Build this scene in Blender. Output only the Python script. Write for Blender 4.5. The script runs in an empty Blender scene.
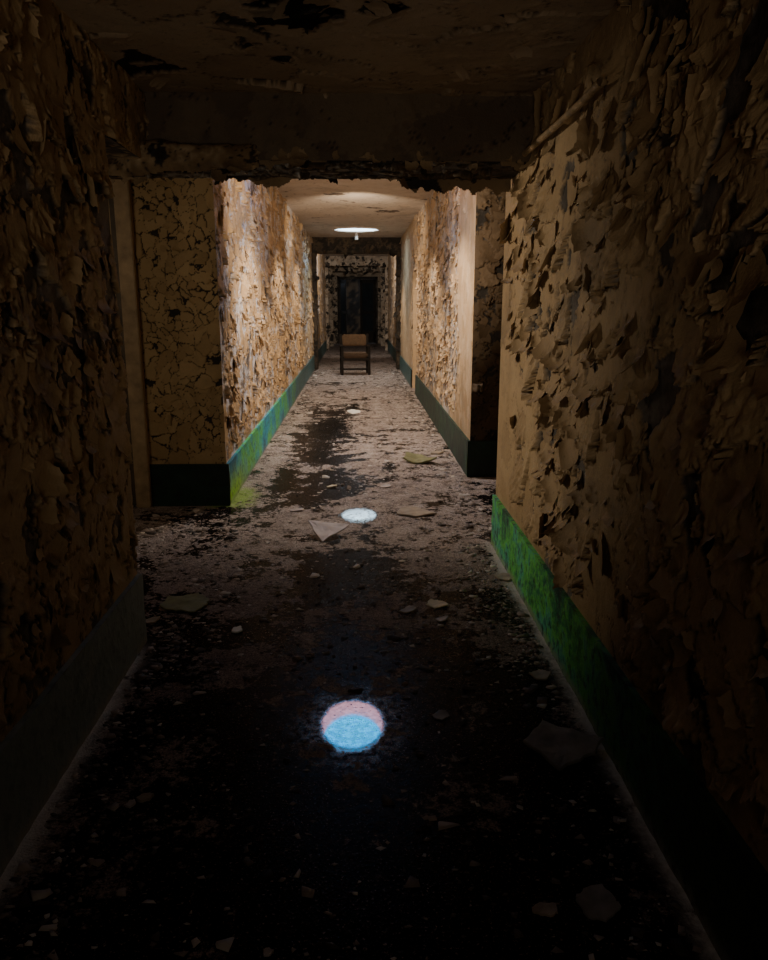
import bpy, bmesh, math, random
import numpy as np
from mathutils import Vector, Matrix
random.seed(7); R=np.random.RandomState(11)
C=bpy.context.scene.collection
# ------------------------------------------------------------------ camera
H0=1.55; F=770.0; TH=math.radians(13.05); PS=math.radians(1.95)
cd=bpy.data.cameras.new('camera'); cam=bpy.data.objects.new('camera',cd); C.objects.link(cam)
cd.sensor_fit='AUTO'; cd.sensor_width=36; cd.lens=F/960*36; cd.clip_start=.05; cd.clip_end=200
cam.location=(0,0,H0); cam.rotation_euler=(math.pi/2-TH,0,-PS); bpy.context.scene.camera=cam
MR=cam.rotation_euler.to_matrix()
def floor_at(px,py,z=0.0):
    d=MR@Vector(((px-384)/F,(480-py)/F,-1)); t=(z-H0)/d.z
    return Vector((d.x*t,d.y*t,z)), t
# ------------------------------------------------------------------ dimensions of the corridor
XL=-1.02; XR=.89; XF=1.005
YL1=3.39; YL2=5.86; YR1=4.82; YR2=6.79
ZN=2.54; ZF=2.96; B0=4.08; B1=4.65; BZ=2.23
YE=29.5; BAND=.33
SKY=[(-.085,7.62,.32,1.5,.165),(.0,16.1,.42,1.,.19)]
# ------------------------------------------------------------------ numpy noise
def hsh(ix,iy,k):
    a=(ix.astype(np.int64)*374761393+iy.astype(np.int64)*668265263+k*362437)&0xffffffff
    a=((a^(a>>13))*1274126177)&0xffffffff
    a=((a^(a>>15))*2246822519>>3)&0xffffffff
    a=a^(a>>16)
    return (a&0xffffff)/float(0xffffff)
def vn(x,y,k):
    ix=np.floor(x);iy=np.floor(y);fx=x-ix;fy=y-iy;fx=fx*fx*(3-2*fx);fy=fy*fy*(3-2*fy)
    return (hsh(ix,iy,k)*(1-fx)+hsh(ix+1,iy,k)*fx)*(1-fy)+(hsh(ix,iy+1,k)*(1-fx)+hsh(ix+1,iy+1,k)*fx)*fy
def fbm(x,y,k,o=4):
    s=0;a=.5;t=0
    for i in range(o):
        s=s+a*vn(x*2**i+i*7.3,y*2**i-i*3.1,k+i);t+=a;a*=.55
    return s/t
def worley(x,y,k):
    ix=np.floor(x);iy=np.floor(y)
    f1=np.full(x.shape,9.);f2=np.full(x.shape,9.);bx=np.zeros(x.shape);by=np.zeros(x.shape);dx=np.zeros(x.shape);dy=np.zeros(x.shape)
    for j in(-1,0,1):
        for i in(-1,0,1):
            cx=ix+i;cy=iy+j
            ox=x-(cx+.02+.96*hsh(cx,cy,k));oy=y-(cy+.02+.96*hsh(cx,cy,k+1))
            d=np.sqrt(ox*ox+oy*oy)
            c=d<f1
            f2=np.where(c,f1,np.minimum(f2,d))
            f1=np.where(c,d,f1);bx=np.where(c,cx,bx);by=np.where(c,cy,by);dx=np.where(c,ox,dx);dy=np.where(c,oy,dy)
    return f1,f2,bx,by,dx,dy
def patchy(s,t,seed): return np.clip((fbm(s*1.25,t*1.25,seed+50,4)-.36)/.3,0,1)
def peel(s,t,seed,c=.085,miss=.3,lift=.035,crack=.05,smooth=None,floorband=False,box=None,holes=(),raised=1.0,bare=.5,small=0.,pmin=0.,jag=1.,scr=.24):
    ja=.055*(vn(s*45,t*45,seed+3)-.5)+.03*(vn(s*95,t*95,seed+4)-.5);jb=.055*(vn(s*45,t*45,seed+5)-.5)+.03*(vn(s*95,t*95,seed+6)-.5)
    k=c/.08
    ws=s+k*(.13*(fbm(s*6/k,t*6/k,seed)-.5)+.5*ja*jag)
    wt=t+k*(.13*(fbm(s*6/k,t*6/k,seed+9)-.5)+.5*jb*jag)
    # flakes of two sizes, chosen by a slow noise
    A=worley(ws/c,wt*.8/c,seed+20);c2=c*.55;Bq=worley(ws/c2,wt*.85/c2,seed+70)
    sel=fbm(s*2.6,t*2.6,seed+80,3)+.25*(hsh(A[2],A[3],seed+81)-.5)>.5+small
    f1,f2,bx,by,dx,dy=[np.where(sel,p,q) for p,q in zip(A,Bq)]
    bx=bx+np.where(sel,0,5003)
    sc=np.where(sel,1.,.6)
    e=f2-f1
    r1=hsh(bx,by,seed+31);r2=hsh(bx,by,seed+32);r3=hsh(bx,by,seed+33);r4=hsh(bx,by,seed+34)
    pn=pmin+(1-pmin)*patchy(s,t,seed)
    sm=smooth(s,t) if smooth is not None else np.zeros(s.shape)
    pn=pn*(1-sm)
    big=np.clip((fbm(s*2.2+9,t*2.2,seed+52,5)-.5)*9,-1,1)     # merged bare areas
    missing=(r1<miss*(.05+1.3*pn)+bare*np.clip(big,0,1)*pn*min(1,miss*3)) & (sm<.6)
    for (hs,ht,hr) in holes: missing|=((s-hs)**2+(t-ht)**2)<hr*hr*(.5+1.*vn(s*20,t*20,3))
    g1,g2,gx,gy,gdx,gdy=worley(ws/(c*.33),wt/(c*.33),seed+40)
    scrap=missing&(hsh(gx,gy,seed+41)<scr)&((g2-g1)>.18)
    up=np.clip((r2-(1-.62*raised*(.35+.9*pn)))*3.2,0,1)
    L=lift*sc*up*(.35+.65*r4)*(1-sm)
    ax=(r3-.5)*2.0;ay=-1.0;n=np.sqrt(ax*ax+1)
    a=np.clip((dx*ax+dy*ay)/n+.38,0,1.15)
    h=.003+L*a**1.8+.006*(fbm(s*16,t*16,seed+60,4)-.5)*(1-.6*sm)
    open_=(hsh(bx,by,seed+36)<.30+.6*pn)
    ck=(e<(crack*(.15+1.2*r4**2)*(1-sm))/sc)&open_
    paint=(~missing)&(~ck)
    base=-.004+.007*(fbm(s*14,t*14,seed+61,4)-.5)
    hh=np.where(paint,h,base)
    hh=np.where(scrap,.003+lift*.45*hsh(gx,gy,seed+42)*np.clip(-gdy+.4,0,1),hh)
    pm=np.where(paint,1.,np.where(scrap,.9,0.))
    ov=np.where(paint,.3*L*a**1.8,0)
    if box is not None:
        s0,s1,t0,t1=box
        fd=np.clip(np.minimum(np.minimum(s-s0,s1-s),np.minimum(t-t0,t1-t))/.04,0,1)
        hh=hh*fd;ov=ov*fd
    if floorband:
        fd=np.clip((t-BAND)/.06,.0,1);hh=np.where(t<BAND+.06,np.minimum(hh,.012)*fd,hh);ov=ov*fd
    rnd=np.where(scrap,hsh(gx,gy,seed+44),hsh(bx,by,seed+35))
    edge=np.clip(1-e/.12,0,1)*open_
    return hh,ov,np.stack([pm,rnd,edge,pn],-1)
# ------------------------------------------------------------------ mesh accumulation (quads)
class G:
    def __init__(s): s.v=[];s.f=[];s.c=[];s.n=0
    def add(s,v,f,c):
        s.v.append(np.asarray(v,float).reshape(-1,3));s.f.append(np.asarray(f,np.int64).reshape(-1,4)+s.n);s.c.append(np.asarray(c,float).reshape(-1,4));s.n+=len(s.v[-1])
    def grid(s,o,u,v,n,S,T,fn=None,keep=None,down=None):
        SS,TT=np.meshgrid(np.asarray(S,float),np.asarray(T,float),indexing='ij')
        o,u,v,n=[np.asarray(q,float) for q in(o,u,v,n)]
        if fn: h,ov,col=fn(SS,TT)
        else: h=np.zeros(SS.shape);ov=h;col=np.stack([h+1,h+.5,h,h],-1)
        P=o+SS[...,None]*u+(TT-ov)[...,None]*v+h[...,None]*n
        a,b=SS.shape
        I=np.arange(a*b).reshape(a,b)
        q=np.stack([I[:-1,:-1],I[1:,:-1],I[1:,1:],I[:-1,1:]],-1).reshape(-1,4)
        if keep is not None:
            cs=(SS[:-1,:-1]+SS[1:,1:])/2;ct=(TT[:-1,:-1]+TT[1:,1:])/2
            q=q[keep(cs,ct).reshape(-1)]
        if np.dot(np.cross(u,v),n)<0:q=q[:,::-1]
        s.add(P,q,col)
    def build(s,name,m,parent=None,smooth=False):
        v=np.concatenate(s.v);f=np.concatenate(s.f);c=np.concatenate(s.c)
        used=np.unique(f);mp=np.full(len(v),-1);mp[used]=np.arange(len(used));v=v[used];c=c[used];f=mp[f]
        me=bpy.data.meshes.new(name)
        me.vertices.add(len(v));me.vertices.foreach_set('co',v.astype(np.float32).ravel())
        me.loops.add(f.size);me.loops.foreach_set('vertex_index',f.astype(np.int32).ravel())
        me.polygons.add(len(f));me.polygons.foreach_set('loop_start',np.arange(0,f.size,4,dtype=np.int32))
        me.update(calc_edges=True);me.validate()
        a=me.color_attributes.new('peel','FLOAT_COLOR','POINT');a.data.foreach_set('color',c.astype(np.float32).ravel())
        if smooth: me.polygons.foreach_set('use_smooth',np.ones(len(f),bool))
        me.materials.append(m)
        ob=bpy.data.objects.new(name,me);C.objects.link(ob)
        if parent: ob.parent=parent
        return ob
def spaced(a,b,k,mn,brk=()):
    out=[];pts=[a]+sorted(brk)+[b]
    for p,q in zip(pts[:-1],pts[1:]):
        y=p
        while y<q-1e-6:
            out.append(y);st=max(mn,k*abs(y))
            if y<1.0: st=min(.12,max(.03,1.0-y)) if y<.9 else mn
            y+=st
        if len(out)>1 and q-out[-1]<.4*mn: out.pop()
    out.append(b);return out
def lin(a,b,d): return list(np.linspace(a,b,max(2,int(round((b-a)/d))+1)))
def tag(o,label=None,cat=None,group=None,kind=None):
    if label:o['label']=label
    if cat:o['category']=cat
    if group:o['group']=group
    if kind:o['kind']=kind
    return o
def empty(name,loc,rz=0):
    o=bpy.data.objects.new(name,None);C.objects.link(o);o.location=loc;o.rotation_euler=(0,0,rz);o.empty_display_size=.1;return o
# curled paint scales: one edge stays on the wall, the rest bends off it; chipped but not spiky outline
def walk(n,amp,lo,hi):
    v=random.uniform(.9,1.05);out=[]
    for _ in range(n): out.append(v);v=min(hi,max(lo,v+random.uniform(-amp,amp)))
    return out
def flake(g,o,u,v,n,w,l,curl,off=.002,col=None,skew=0.):
    o,u,v,n=[np.asarray(q,float) for q in(o,u,v,n)]
    nu,nv=9,8;P=[];a=0.;y=0.;z=off
    jl=walk(nv+1,.09,.75,1.15);jr=walk(nv+1,.09,.75,1.15);ends=walk(nu+1,.12,.65,1.15);tops=walk(nu+1,.3,-.3,1.3)
    tip=random.uniform(.6,1.05);slant=random.uniform(-.4,.4);cup=random.uniform(-.04,.10)
    rows=[]
    for j in range(nv+1):
        rows.append((y,z));st=l/nv;a=curl*(j/nv)**1.3;y-=math.cos(a)*st;z+=math.sin(a)*st
    for j in range(nv+1):
        t=j/nv;yy,zz=rows[j]
        wd=w*(1-(1-tip)*t)*min(1.,.72+t)
        if t>.86: wd*=.9
        for i in range(nu+1):
            q=i/nu-.5
            x=q*wd*(jl[j] if q<0 else jr[j])+skew*t*l
            e=1+(ends[i]-1)*t+slant*q*t
            P.append(o+u*x+v*(yy*e+(tops[i]-.5)*.3*w*(1-t))+n*(zz*max(.2,e)+cup*w*4*q*q*t*.5))
    f=[]
    for j in range(nv):
        for i in range(nu):
            k=j*(nu+1)+i;f.append((k,k+1,k+nu+2,k+nu+1))
    c=col or (1,random.uniform(.1,.75),random.uniform(0,.3),.5)
    g.add(P,f,[c]*len(P))
def flakes_on(name,parent,m,o,u,v,n,s0,s1,t0,t1,count,seed,wl,wh,bias=None,smooth=None,lab='curled tan paint flakes hanging off the wall',pw=1.5,base=.03,ex=2.2,cmax=1.8):
    g=G();k=0
    while k<count:
        x=random.random();s=s0+(s1-s0)*(x if bias is None else x**bias);t=random.uniform(t0,t1)
        p=float(patchy(np.array([s]),np.array([t]),seed)[0])
        if smooth is not None: p*=1-float(smooth(np.array([s]),np.array([t]))[0])
        if random.random()>p**pw*.95+base*(0 if smooth is not None and p<.1 else 1): continue
        w=wl+(wh-wl)*random.random()**ex;l=w*random.uniform(.45,.9)
        if s<2.4: w*=.75;l*=.75
        a=random.gauss(0,.75)
        uu=np.asarray(u,float)*math.cos(a)+np.asarray(v,float)*math.sin(a);vv=-np.asarray(u,float)*math.sin(a)+np.asarray(v,float)*math.cos(a)
        flake(g,np.asarray(o,float)+np.asarray(u,float)*s+np.asarray(v,float)*t,uu,vv,n,w,l,random.uniform(.35,cmax),skew=random.uniform(-.2,.2))
        k+=1
    return tag(g.build(name,m,parent,smooth=True),lab,kind='stuff')
# ------------------------------------------------------------------ materials
def newmat(name):
    m=bpy.data.materials.new(name);m.use_nodes=True;nt=m.node_tree
    for x in list(nt.nodes):nt.nodes.remove(x)
    return m,nt
class N:
    def __init__(s,name):
        s.m,s.t=newmat(name);s.out=s.add('ShaderNodeOutputMaterial')
    def add(s,ty,**kw):
        n=s.t.nodes.new(ty)
        for k,v in kw.items():setattr(n,k,v)
        return n
    def link(s,a,b):s.t.links.new(a,b)
    def put(s,sock,v):
        if isinstance(v,(int,float,tuple)):
            sock.default_value=v if not(isinstance(v,tuple) and len(v)==3 and sock.type=='RGBA') else (*v,1)
        else:s.link(v,sock)
    def coord(s): return s.add('ShaderNodeTexCoord').outputs['Object']
    def noise(s,vec,scale,detail=4,rough=.55,dist=0):
        n=s.add('ShaderNodeTexNoise');s.link(vec,n.inputs['Vector']);n.inputs['Scale'].default_value=scale;n.inputs['Detail'].default_value=detail;n.inputs['Roughness'].default_value=rough;n.inputs['Distortion'].default_value=dist
        return n.outputs['Fac']
    def math(s,op,a,b=0.,c=None,clamp=False):
        n=s.add('ShaderNodeMath',operation=op,use_clamp=clamp);s.put(n.inputs[0],a);s.put(n.inputs[1],b)
        if c is not None:s.put(n.inputs[2],c)
        return n.outputs[0]
    def ramp(s,f,stops):
        n=s.add('ShaderNodeValToRGB');s.link(f,n.inputs[0]);e=n.color_ramp.elements
        while len(e)<len(stops):e.new(.5)
        for q,(p,c) in zip(e,stops):
            q.position=p;q.color=(*c,1) if isinstance(c,tuple) else (c,c,c,1)
        return n.outputs[0]
    def step(s,f,a,b):
        n=s.add('ShaderNodeMapRange',interpolation_type='SMOOTHSTEP');s.put(n.inputs[0],f);n.inputs[1].default_value=a;n.inputs[2].default_value=b
        return n.outputs[0]
    def mix(s,f,a,b,mode='MIX'):
        n=s.add('ShaderNodeMix',data_type='RGBA',blend_type=mode);s.put(n.inputs[0],f);s.put(n.inputs[6],a);s.put(n.inputs[7],b);return n.outputs[2]
    def sep(s,v):
        n=s.add('ShaderNodeSeparateXYZ');s.link(v,n.inputs[0]);return n.outputs
    def bump(s,h,st,d):
        n=s.add('ShaderNodeBump');n.inputs['Strength'].default_value=st;n.inputs['Distance'].default_value=d;s.link(h,n.inputs['Height']);return n.outputs[0]
    def bsdf(s,col,rough=.7,normal=None,spec=.5,ior=None,metal=0,em=None,es=0):
        n=s.add('ShaderNodeBsdfPrincipled');s.put(n.inputs['Base Color'],col);s.put(n.inputs['Roughness'],rough)
        s.put(n.inputs['Specular IOR Level'],spec);n.inputs['Metallic'].default_value=metal
        if ior:n.inputs['IOR'].default_value=ior
        if em is not None: s.put(n.inputs['Emission Color'],em);n.inputs['Emission Strength'].default_value=es
        if normal is not None:s.link(normal,n.inputs['Normal'])
        return n.outputs[0]
    def done(s,sh):s.link(sh,s.out.inputs[0]);return s.m
def wall_mat(name,paints,plaster,mold=.5,rw=.36,pst=(.40,.54,.66),spots=.4,edge=.3):
    n=N(name);co=n.coord()
    at=n.add('ShaderNodeAttribute',attribute_name='peel');sp=n.add('ShaderNodeSeparateColor');n.link(at.outputs['Color'],sp.inputs[0])
    pa,rn,ed=sp.outputs[0],sp.outputs[1],sp.outputs[2]
    nz=n.noise(co,3.2,6,.65);nf=n.noise(co,38,4,.6);nm=n.noise(co,1.4,7,.68,.4)
    f=n.math('ADD',n.math('MULTIPLY',rn,rw),n.math('MULTIPLY',n.math('ADD',nz,n.math('MULTIPLY',nf,.5)),.46+(.36-rw)*.6))
    pc=n.ramp(f,[(.15,paints[0]),(.48,paints[1]),(.8,paints[2])])
    pc=n.mix(n.math('MULTIPLY',ed,edge),pc,(.10,.055,.025))
    pl=n.ramp(n.math('ADD',n.math('MULTIPLY',nz,.8),n.math('MULTIPLY',nf,.25)),[(pst[0],plaster[0]),(pst[1],plaster[1]),(pst[2],plaster[2])])
    c=n.mix(pa,pl,pc)
    c=n.mix(n.math('MULTIPLY',n.step(nm,.52,.68),mold),c,(.012,.009,.006))
    c=n.mix(n.math('MULTIPLY',n.step(nf,.56,.7),spots),c,(.03,.02,.012))
    return n.done(n.bsdf(c,.68,n.bump(n.math('ADD',nf,n.noise(co,140,2)),.35,.006),.3))
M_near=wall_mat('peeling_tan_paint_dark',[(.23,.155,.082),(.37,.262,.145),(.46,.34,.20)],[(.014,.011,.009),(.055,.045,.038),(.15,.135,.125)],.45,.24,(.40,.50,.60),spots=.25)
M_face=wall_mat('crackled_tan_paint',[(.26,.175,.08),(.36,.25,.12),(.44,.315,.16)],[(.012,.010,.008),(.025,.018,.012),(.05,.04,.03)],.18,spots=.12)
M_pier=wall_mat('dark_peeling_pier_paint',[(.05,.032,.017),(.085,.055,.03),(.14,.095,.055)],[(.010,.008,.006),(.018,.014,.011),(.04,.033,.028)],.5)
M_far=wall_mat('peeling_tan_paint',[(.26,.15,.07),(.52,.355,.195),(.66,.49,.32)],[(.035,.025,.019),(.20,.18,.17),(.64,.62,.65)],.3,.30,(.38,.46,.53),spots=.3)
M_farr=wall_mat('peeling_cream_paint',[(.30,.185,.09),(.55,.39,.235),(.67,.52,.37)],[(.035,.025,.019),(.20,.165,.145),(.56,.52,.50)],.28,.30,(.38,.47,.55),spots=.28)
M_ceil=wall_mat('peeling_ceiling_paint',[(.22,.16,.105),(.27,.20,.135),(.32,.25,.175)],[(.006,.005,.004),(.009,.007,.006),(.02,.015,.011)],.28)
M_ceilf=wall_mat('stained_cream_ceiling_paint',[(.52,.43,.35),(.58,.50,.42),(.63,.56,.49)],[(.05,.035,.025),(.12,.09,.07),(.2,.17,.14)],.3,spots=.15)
M_beam=wall_mat('dark_flaking_beam_paint',[(.05,.034,.022),(.07,.05,.032),(.12,.088,.055)],[(.010,.008,.006),(.02,.015,.011),(.06,.045,.035)],.5)
M_tat=wall_mat('tan_tattered_edge_paint',[(.08,.052,.03),(.18,.125,.07),(.30,.22,.13)],[(.008,.006,.005),(.012,.009,.007),(.04,.03,.022)],.25)
M_end=wall_mat('flaking_tan_frame_paint',[(.20,.15,.10),(.36,.28,.205),(.52,.44,.36)],[(.010,.008,.006),(.02,.015,.011),(.10,.085,.07)],.5)
def band_mat(name,dark=False,half=False):
    n=N(name);co=n.coord();p=n.sep(co)
    a=n.noise(co,1.9,6,.6);b=n.noise(co,22,5,.6)
    spk=.55
    if half: c=n.ramp(n.math('ADD',n.math('MULTIPLY',n.noise(co,3.,7,.7),.8),n.math('MULTIPLY',b,.25)),[(.42,(.008,.018,.018)),(.53,(.012,.045,.036)),(.66,(.03,.12,.06))])
    elif dark: c=n.ramp(a,[(.35,(.006,.014,.011)),(.65,(.014,.048,.028))])
    else:
        right=n.step(p[0],-.1,.1)
        a2=n.noise(co,1.8,6,.62)
        cl=n.ramp(n.math('ADD',n.math('MULTIPLY',a2,.95),n.math('MULTIPLY',b,.12)),[(.42,(.02,.16,.24)),(.49,(.04,.36,.56)),(.54,(.05,.48,.42)),(.61,(.14,.60,.10)),(.70,(.04,.36,.50))])
        # yellow green algae low on the corner of the far left wall
        yg=n.math('MULTIPLY',n.math('SUBTRACT',1.,n.step(n.math('ADD',p[1],n.math('MULTIPLY',a,.8)),6.6,7.8)),n.step(n.math('ADD',p[2],n.math('MULTIPLY',b,.25)),.44,.18))
        cl=n.mix(yg,cl,(.32,.64,.05))
        m2=n.noise(co,2.6,6,.72)
        cr=n.ramp(n.math('ADD',n.math('MULTIPLY',m2,.95),n.math('MULTIPLY',b,.22)),[(.44,(.012,.05,.04)),(.51,(.03,.24,.11)),(.57,(.12,.60,.07)),(.63,(.07,.44,.30)),(.70,(.02,.13,.11))])
        cr=n.mix(n.step(p[1],1.4,3.6),(.03,.055,.03),cr)
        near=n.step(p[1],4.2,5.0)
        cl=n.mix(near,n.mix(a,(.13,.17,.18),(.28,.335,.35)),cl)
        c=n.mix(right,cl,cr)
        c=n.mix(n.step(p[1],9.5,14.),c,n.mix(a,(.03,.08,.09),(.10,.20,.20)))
        # dry dust caught along the foot
        c=n.mix(n.math('MULTIPLY',n.step(n.math('ADD',p[2],n.math('MULTIPLY',b,.08)),.09,.05),.6),c,(.27,.25,.21))
        spk=n.math('MULTIPLY',.7,n.math('ADD',.4,n.math('MULTIPLY',n.math('MAXIMUM',near,right),.6)))
    c=n.mix(n.math('MULTIPLY',n.step(b,.50,.64),spk),c,(.008,.010,.008))
    c=n.mix(n.math('MULTIPLY',n.step(n.noise(co,60,3),.6,.68),.0 if dark else .25),c,(.3,.27,.2))
    return n.done(n.bsdf(c,.5,n.bump(b,.5,.01),.4))
M_band=band_mat('algae_green_skirting_paint');M_bandd=band_mat('blackened_skirting_paint',True);M_bandh=band_mat('dark_green_skirting_paint',True,True)
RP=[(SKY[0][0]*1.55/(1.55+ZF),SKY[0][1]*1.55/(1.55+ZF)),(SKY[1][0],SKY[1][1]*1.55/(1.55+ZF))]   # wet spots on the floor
def floor_mat():
    n=N('wet_dirty_floor');co=n.coord();p=n.sep(co);X,Y=p[0],p[1]
    big=n.noise(co,1.3,8,.66,.3);mid=n.noise(co,5.5,7,.7);fin=n.noise(co,32,5,.65);tiny=n.noise(co,120,3,.6)
    v=n.math('ADD',n.math('MULTIPLY',big,1.5),n.math('ADD',n.math('MULTIPLY',mid,1.1),n.math('MULTIPLY',fin,.6)))   # about 1.6
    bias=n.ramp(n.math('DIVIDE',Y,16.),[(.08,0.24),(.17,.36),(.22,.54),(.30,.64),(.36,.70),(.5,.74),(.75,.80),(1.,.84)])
    # damp runs left of the middle line from the chair to the viewer
    ax=n.math('ABSOLUTE',n.math('ADD',X,n.math('ADD',.12,n.math('MULTIPLY',n.step(Y,4.,9.),.28))))
    run=n.math('MULTIPLY',n.math('SUBTRACT',1.,n.step(ax,.10,.60)),n.math('SUBTRACT',1.,n.step(Y,11.,13.)))
    run=n.math('MULTIPLY',run,n.math('ADD',.25,n.math('MULTIPLY',n.step(Y,5.2,6.8),.65)))
    d=n.math('SUBTRACT',n.math('SUBTRACT',v,n.math('MULTIPLY',run,.22)),n.math('SUBTRACT',1.865,n.math('MULTIPLY',bias,.52)))
    wob=n.math('MULTIPLY',n.math('SUBTRACT',n.math('ADD',n.noise(co,4,7,.75),n.math('MULTIPLY',fin,.5)),.75),2.6)
    wob2=n.math('ADD',n.math('MULTIPLY',n.math('SUBTRACT',n.noise(co,22,5,.7),.5),.8),n.math('MULTIPLY',n.math('SUBTRACT',tiny,.5),.3))
    def ell(cx,cy,rx,ry,a0,a1,w=1.,wb=None):
        a=n.math('POWER',n.math('DIVIDE',n.math('SUBTRACT',X,cx),rx),2.);b=n.math('POWER',n.math('DIVIDE',n.math('SUBTRACT',Y,cy),ry),2.)
        r=n.math('ADD',n.math('SQRT',n.math('ADD',a,b)),n.math('MULTIPLY',wb or wob,w))
        return n.math('SUBTRACT',1.,n.step(r,a0,a1))
    spk=n.noise(co,75,3,.6)
    c1=n.math('MULTIPLY',ell(RP[0][0],RP[0][1],.122,.185,.92,1.08,.4,wob2),n.math('SUBTRACT',1.,n.step(spk,.61,.65)))
    c2=n.math('MULTIPLY',ell(RP[1][0],RP[1][1],.145,.22,.8,1.1,.9,wob2),n.math('SUBTRACT',1.,n.math('MULTIPLY',n.step(n.math('MAXIMUM',tiny,fin),.55,.62),.8)))
    clear=n.math('MAXIMUM',c1,c2)       # still clear water
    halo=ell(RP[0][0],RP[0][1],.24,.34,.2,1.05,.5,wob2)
    dark=n.math('MAXIMUM',ell(-.38,9.6,.36,1.2,.75,.9),n.math('MAXIMUM',ell(-.66,6.7,.16,1.2,.6,.8),ell(-.42,7.9,.18,.6,.6,.8)))
    dark=n.math('MAXIMUM',dark,n.math('MAXIMUM',ell(.3,7.2,.12,.5,.4,.6),ell(-.1,11.6,.25,.7,.5,.7)))
    pud=n.math('MAXIMUM',clear,n.math('MULTIPLY',dark,n.step(fin,.74,.66)))
    dust=n.math('MULTIPLY',n.step(d,-.03,.045),n.math('SUBTRACT',1.,pud))
    el=n.math('MULTIPLY',n.step(n.math('ADD',X,n.math('MULTIPLY',fin,.09)),-.85,-.97),n.math('SUBTRACT',1.,n.step(Y,3.2,3.45)))
    er=n.step(n.math('SUBTRACT',X,n.math('MULTIPLY',fin,.09)),.73,.84)
    edge=n.math('MULTIPLY',n.math('MAXIMUM',el,er),n.math('SUBTRACT',1.,n.step(Y,4.2,5.2)))
    edge=n.math('MULTIPLY',edge,n.step(mid,.28,.45))
    dc=n.ramp(n.math('ADD',n.math('MULTIPLY',mid,.5),n.math('MULTIPLY',fin,.5)),[(.37,(.03,.022,.018)),(.44,(.15,.11,.092)),(.52,(.36,.29,.265)),(.66,(.60,.53,.50))])
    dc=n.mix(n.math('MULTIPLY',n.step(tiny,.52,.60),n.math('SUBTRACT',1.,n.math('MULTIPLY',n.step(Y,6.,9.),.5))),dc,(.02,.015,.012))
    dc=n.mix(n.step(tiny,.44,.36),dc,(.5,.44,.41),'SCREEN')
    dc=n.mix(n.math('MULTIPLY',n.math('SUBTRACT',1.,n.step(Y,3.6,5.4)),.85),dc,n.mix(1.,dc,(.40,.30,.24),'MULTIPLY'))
    dc=n.mix(edge,dc,(.70,.69,.66))
    dc=n.mix(n.math('MULTIPLY',ell(-1.0,6.05,.22,.55,.3,1.),.75),dc,(.24,.42,.04))
    wc=n.mix(n.step(fin,.52,.68),(.004,.0035,.0035),(.040,.024,.019))
    wc=n.mix(n.math('MULTIPLY',n.step(tiny,.61,.66),.9),wc,(.36,.27,.24))
    wc=n.mix(n.math('MAXIMUM',clear,n.math('MULTIPLY',dark,.9)),wc,(.004,.004,.004))
    wc=n.mix(n.math('MULTIPLY',halo,n.math('MULTIPLY',n.step(spk,.50,.60),n.math('SUBTRACT',1.,clear))),wc,(.24,.13,.18))  # pink speckled glow around the first reflection, put into the wet colour
    rough=n.mix(clear,n.ramp(mid,[(.35,.10),(.7,.28)]),(.018,.018,.018))
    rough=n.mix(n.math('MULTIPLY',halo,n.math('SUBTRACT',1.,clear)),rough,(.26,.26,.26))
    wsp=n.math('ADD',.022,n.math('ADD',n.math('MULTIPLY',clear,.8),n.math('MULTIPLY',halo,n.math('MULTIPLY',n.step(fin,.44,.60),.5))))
    bs=n.add('ShaderNodeBump');bs.inputs['Distance'].default_value=.004;n.link(n.math('ADD',fin,tiny),bs.inputs['Height']);n.link(n.math('ADD',.005,n.math('MULTIPLY',n.math('SUBTRACT',1.,clear),.32)),bs.inputs['Strength'])
    wet=n.bsdf(wc,rough,bs.outputs[0],wsp,1.5)
    dry=n.bsdf(dc,.6,n.bump(n.math('ADD',fin,tiny),.8,.014),.3)
    ms=n.add('ShaderNodeMixShader');n.link(n.math('MAXIMUM',dust,edge),ms.inputs[0]);n.link(wet,ms.inputs[1]);n.link(dry,ms.inputs[2])
    return n.done(ms.outputs[0])
M_floor=floor_mat()
def simple(name,col,rough=.6,var=.35,scale=14,bump=.3,spec=.4,metal=0,em=None,es=0):
    n=N(name);co=n.coord();a=n.noise(co,scale,5,.6)
    c=n.ramp(a,[(.3,tuple(x*(1-var) for x in col)),(.5,col),(.7,tuple(min(1,x*(1+var)) for x in col))])
    return n.done(n.bsdf(c,rough,n.bump(a,bump,.006),spec,None,metal,em,es))
M_chip_pale=simple('pale_plaster',(.44,.38,.37));M_chip_cream=simple('cream_paint_chip',(.54,.46,.34));M_chip_green=simple('mossy_green_slab',(.17,.17,.08))
M_chip_pink=simple('pale_lilac_plaster',(.54,.48,.52),.6,.15)
M_chip_tan=simple('tan_board',(.30,.245,.19));M_chip_dark=simple('dark_grey_slab',(.21,.195,.185));M_chip_white=simple('white_chip',(.80,.80,.80),.6,.1)
M_wood=simple('dark_chair_wood',(.010,.006,.004),.5,.4,20,.1,.2);M_cush=simple('worn_brown_upholstery',(.13,.07,.032),.8,.3,18);M_seat=simple('dark_seat_fabric',(.075,.042,.022),.85)
M_frame=simple('flaking_door_frame_paint',(.36,.26,.15),.6,.35,9);M_door=simple('grimy_door_paint',(.10,.075,.05),.6,.4,6);M_dark=simple('blackened_door_wood',(.03,.025,.02),.7)
M_pipe=simple('painted_conduit',(.30,.21,.115),.6,.45,20);M_rim=simple('pale_skylight_flange',(.62,.50,.42),.6,.2)
M_shaft=simple('pink_lit_shaft',(.80,.52,.50),.7,.08,9,em=(1.,.36,.33),es=3.6)  # shaft wall glows by itself, standing for sunlight on its plaster
M_shaft2=simple('white_lit_shaft',(.88,.85,.82),.7,.08,9,em=(.50,.74,1.),es=1.7)  # this shaft also emits, daylight on the white wall put into the material
M_cord=simple('pale_cord',(.8,.75,.68),.6,.05)
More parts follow.
